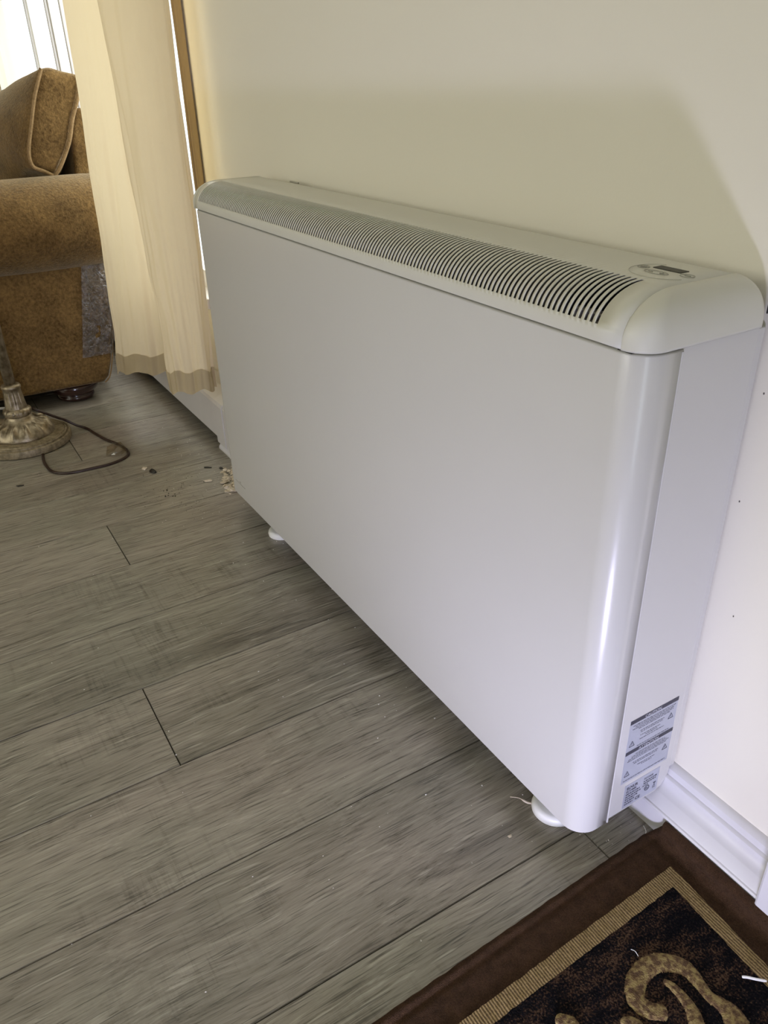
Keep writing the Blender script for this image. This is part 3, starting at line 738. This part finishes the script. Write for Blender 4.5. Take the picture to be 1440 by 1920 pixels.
# ---------------------------------------------------------------- rug
RT = .011
rug = empty('rug', (.55, -.75, 0), 'brown bordered rug with dark field and gold scroll, against baseboard', 'rug')
def rmap(u, v, h):
    x = .0150 + u + .034*v; y = -.0560 - v - .066*u
    if y > -.0520:                                # edge turned up against the baseboard
        t = y + .0520; R0 = .021; x += .017*min(1, (t/.040)**1.5)*math.exp(-u/.05)
        if t < R0*PI/2:
            a = t/R0; return (x, -.0520 + (R0-h)*math.sin(a), R0 - (R0-h)*math.cos(a))
        return (x, -.0520 + R0 - h, R0 + (t - R0*PI/2))
    return (x, y, h)
def patchmesh(u0, u1, v0, v1, du, dv, h, rag=None):
    nu = max(1, int(round((u1-u0)/du))); nv = max(1, int(round((v1-v0)/dv))); vs = []; fs = []
    for j in range(nv+1):
        for i in range(nu+1):
            u, v = lerp(u0, u1, i/nu), lerp(v0, v1, j/nv)
            hh = h + (.0009*noise.noise(Vector((u*160, v*160, 0))) if .003 < h else 0)
            vs.append(rmap(u, v, hh))
    for j in range(nv):
        for i in range(nu): fs.append((j*(nu+1)+i, j*(nu+1)+i+1, (j+1)*(nu+1)+i+1, (j+1)*(nu+1)+i))
    return vs, fs, nu, nv
U1, V1 = .62, 1.0
def vmin(u): return -.0500 - .066*u
# brown border as one slab (top + rounded outer edges)
nu, nv = 150, 200; vs = []; fs = []
us = [U1*(i/nu)**1.5 for i in range(nu+1)]
for j in range(nv+1):
    for i in range(nu+1):
        u = us[i]; v = lerp(vmin(u), V1, (j/nv)**1.4)
        e = min(u/.006, (v-vmin(u))/.006, 1.0); h = RT*math.sqrt(max(0, 1-(1-e)**2))*.92 + .0008
        if e >= 1: h = RT + .0010*noise.noise(Vector((u*150, v*150, 0))) + .0012*math.exp(-((u-.009)/.004)**2) - .0012*math.exp(-((u-.016)/.003)**2)
        vs.append(rmap(u + .0012*noise.noise(Vector((v*60, 1, 0)))*(e < 1), v, h))
for j in range(nv):
    for i in range(nu): fs.append((j*(nu+1)+i, j*(nu+1)+i+1, (j+1)*(nu+1)+i+1, (j+1)*(nu+1)+i))
obj('pile', vs, fs, M_rug, rug, smooth=True, angle=180)
UA, UB, VA, VB = .0535, .0735, .0020, .0205
def strip(u0, u1, v0, v1, h):
    vs, fs, *_ = patchmesh(u0, u1, v0, v1, .0035, .0035, h); return vs, fs
def ragged(vs, fs): return vs, fs
mb = MB(); mb.add(*strip(UA, U1-.05, VA, VB, RT+.0016)); mb.add(*strip(UA, UB, VB, .92, RT+.0016))
mb.v = [(x+.0009*noise.noise(Vector((x*190, y*190, 1))), y+.0009*noise.noise(Vector((x*190, y*190, 5))), z) for x, y, z in mb.v]
mb.obj('border_band', M_tan, rug, smooth=True, angle=180)
vs, fs, *_ = patchmesh(UB-.001, U1-.07, VB-.001, .91, .004, .004, RT+.0011)
obj('dark_field', vs, fs, M_field, rug, smooth=True, angle=180)
def ribbon(pts, ws, z):
    P = spline([(x, y, w) for (x, y), w in zip(pts, ws)], 14); vs = []; fs = []; K = 6
    m = len(P)
    for i, p in enumerate(P):
        t = P[min(i+1, m-1)] - P[max(i-1, 0)]; nn_ = Vector((-t.y, t.x)).normalized()
        e = min(i, m-1-i)/5.0; w = p.z*(math.sqrt(max(0.02, 1-(1-min(1, e))**2)))
        for k in range(K+1):
            s_ = -1 + 2*k/K; ww = w*(1 + .10*noise.noise(Vector((i*.9, s_*3, 2))))
            vs.append((p.x + nn_.x*ww*s_, p.y + nn_.y*ww*s_, z + (.0012 if abs(s_) < .99 else -.001) + .0006*noise.noise(Vector((i*1.1, k, 0)))))
    for i in range(m-1):
        for k in range(K): fs.append((i*(K+1)+k, i*(K+1)+k+1, (i+1)*(K+1)+k+1, (i+1)*(K+1)+k))
    return vs, fs
s1p = [(.1841, -.1985), (.1731, -.2122), (.1584, -.216), (.1473, -.2057), (.1411, -.1906), (.1414, -.1712), (.1489, -.1571), (.1603, -.1475), (.1729, -.1462), (.1849, -.1477), (.1966, -.1491), (.2089, -.1452), (.2210, -.1450), (.234, -.151), (.250, -.165), (.262, -.188)]
s1w = [.0085, .0095, .0105, .0110, .0110, .0112, .0108, .0100, .0085, .0068, .0066, .0085, .0120, .0130, .011, .009]
s2p = [(.1595, -.177), (.1688, -.1734), (.1793, -.1728), (.1897, -.174), (.1987, -.177), (.2073, -.1825), (.218, -.192), (.228, -.206)]
s2w = [.0032, .0048, .0058, .0066, .0078, .0085, .009, .008]
def scroll(*args): obj('scroll_motif', *ribbon(*args, RT+.0019), M_gold, rug, smooth=True, angle=180)
scroll(s1p, s1w); scroll(s2p, s2w)
scroll([(.128, -.300), (.140, -.291), (.155, -.292)], [.006, .009, .006])
scroll([(.165, -.246), (.175, -.236), (.19, -.238)], [.004, .008, .006])
for ox, oy in [(.20, -.20), (.02, -.40), (.24, -.48), (.03, -.64)]:      # the scrolls repeat across the field
    scroll([(a+ox, b+oy) for a, b in s1p], s1w)
# lint and the white stick on the rug
tag(MB().tube(spline([(.2016, -.1055, RT+.0045), (.2050, -.1015, RT+.0050), (.2110, -.0955, RT+.0048), (.2181, -.0876, RT+.0045)], 4), [.0010]+[.0014]*11+[.0008], 8).obj('plastic_stick', M_bone, smooth=True), 'short thin white stick lying on dark field of the rug', 'stick')
tag(MB().tube(spline([(.1176, -.1812, RT+.003), (.1220, -.1795, RT+.004), (.1274, -.1802, RT+.003)], 5), .0003, 5).obj('white_thread', M_bone, smooth=True), 'tiny curved white thread on the rug beside gold scroll', 'thread')
tag(MB().tube(spline([(.004, -.037, .001), (.008, -.040, .004), (.013, -.042, .002), (.016, -.048, .001), (.018, -.045, .002)], 5), .0005, 5).obj('curled_thread', M_bone, smooth=True), 'tiny curled white thread on floor by the rug corner', 'thread')

# ---------------------------------------------------------------- chips and crumbs on the floor
def chip(name, x, y, s, mat, label, cat, group=None, el=1.0, flat=.35, rot=None, h=0):
    bm = bmesh.new(); bmesh.ops.create_icosphere(bm, subdivisions=1, radius=1)
    sd = random.random()*50
    for v in bm.verts:
        v.co *= 1 + .9*noise.noise(v.co*1.6 + Vector((sd, 0, 0)))
        v.co.x *= el; v.co.z *= flat
    a = random.uniform(0, PI) if rot is None else rot
    zmin = min(v.co.z for v in bm.verts)
    vs = [(x + s*(v.co.x*math.cos(a) - v.co.y*math.sin(a)), y + s*(v.co.x*math.sin(a) + v.co.y*math.cos(a)), h + s*(v.co.z - zmin)) for v in bm.verts]
    fs = [tuple(v.index for v in f.verts) for f in bm.faces]; bm.free()
    return tag(obj(name, vs, fs, mat), label, cat, group)
for i in range(70):
    t = random.random(); x = lerp(-1.315, -1.190, t) + random.gauss(0, .006); y = lerp(-.088, -.124, t) + random.uniform(-.024, .012)
    chip('plaster_chip', x, y, random.uniform(.0022, .0075), M_chip, 'flaky cream plaster crumb in the pile at far bottom corner of heater', 'plaster chip', 'plaster crumbs piled by the heater', el=random.uniform(.9, 1.8), flat=random.uniform(.25, .6), h=random.uniform(0, .0) )
chip('plaster_flake', -1.2786, -.1585, .0068, M_chip, 'pale plaster flake alone on floor left of the crumb pile', 'plaster flake', el=1.7, flat=.3, rot=.9)
chip('plaster_flake', -1.4376, -.2742, .0065, M_chip, 'curled beige flake on shiny floor beside a black chip', 'plaster flake', el=1.5, flat=.5, rot=.4)
chip('wood_chip', -1.4088, -.2594, .0070, M_wood, 'small black chip on shiny floor beside beige flake', 'wood chip', el=1.7, flat=.5, rot=.25)
chip('wood_chip', -1.3256, -.1044, .0065, M_wood, 'dark sliver on floor at top edge of plaster pile', 'wood chip', el=2.0, flat=.3, rot=.6)
chip('wood_chip', -1.355, -.135, .0050, M_wood, 'thin dark splinter on floor below the shoe moulding', 'wood chip', el=2.8, flat=.2, rot=.9)
chip('wood_chip', -1.52, -.56, .0045, M_wood, 'tiny dark chip on boards in front of the cord loop', 'wood chip', el=2.2, flat=.3, rot=1.4)
chip('plaster_flake', -.0761, -.1916, .0020, M_chip, 'tiny white flake on dark floor left of near heater foot', 'plaster flake', el=1.6, flat=.4, rot=.9)
tag(MB().tube(spline([(-.125, -.152, .001), (-.115, -.145, .004), (-.104, -.140, .003), (-.098, -.132, .002)], 4), [.0006]*6+[.0016]*5+[.0006]*2, 6).obj('wood_splinter', M_chip, smooth=True), 'pale splinter on floor touching the near heater foot', 'splinter')
# specks of dust: uncountable
mb = MB(); random.seed(11)
def speck(x, y, s):
    a = random.uniform(0, PI); mb.add([(x+s*math.cos(a), y+s*math.sin(a), .0002), (x+s*.6*math.cos(a+2), y+s*.6*math.sin(a+2), .0002), (x+s*.7*math.cos(a+4), y+s*.7*math.sin(a+4), .0002), (x, y, s*.7)], [(0, 1, 3), (1, 2, 3), (2, 0, 3)])
for i in range(150):
    x = random.uniform(-1.9, 0); y = random.uniform(-.75, -.05) if random.random() < .4 else -.09 - abs(random.gauss(0, .12))
    speck(x, y, random.uniform(.0009, .0022))
for i in range(60): speck(-1.28 + random.gauss(0, .07), -.2 + random.gauss(0, .05), random.uniform(.0006, .0018))
for i in range(26): speck(random.uniform(-.05, .012), random.uniform(-.12, -.035), random.uniform(.0004, .0013))
tag(mb.obj('crumbs', M_crumb), 'tiny pale crumbs scattered over the grey floorboards', 'crumbs', kind='stuff')
mb = MB()
for i in range(130):
    x = -1.25 + random.gauss(0, .09); y = -.25 + random.gauss(0, .05); speck(x, y, random.uniform(.0006, .0020))
for i in range(10): speck(random.uniform(-1.30, -1.24), random.uniform(-.28, -.25), .003)
tag(mb.obj('dark_grit', M_wood), 'dark grit scattered on floor near far corner of heater', 'grit', kind='stuff')
# grit along the baseboard heater, and stray fluff
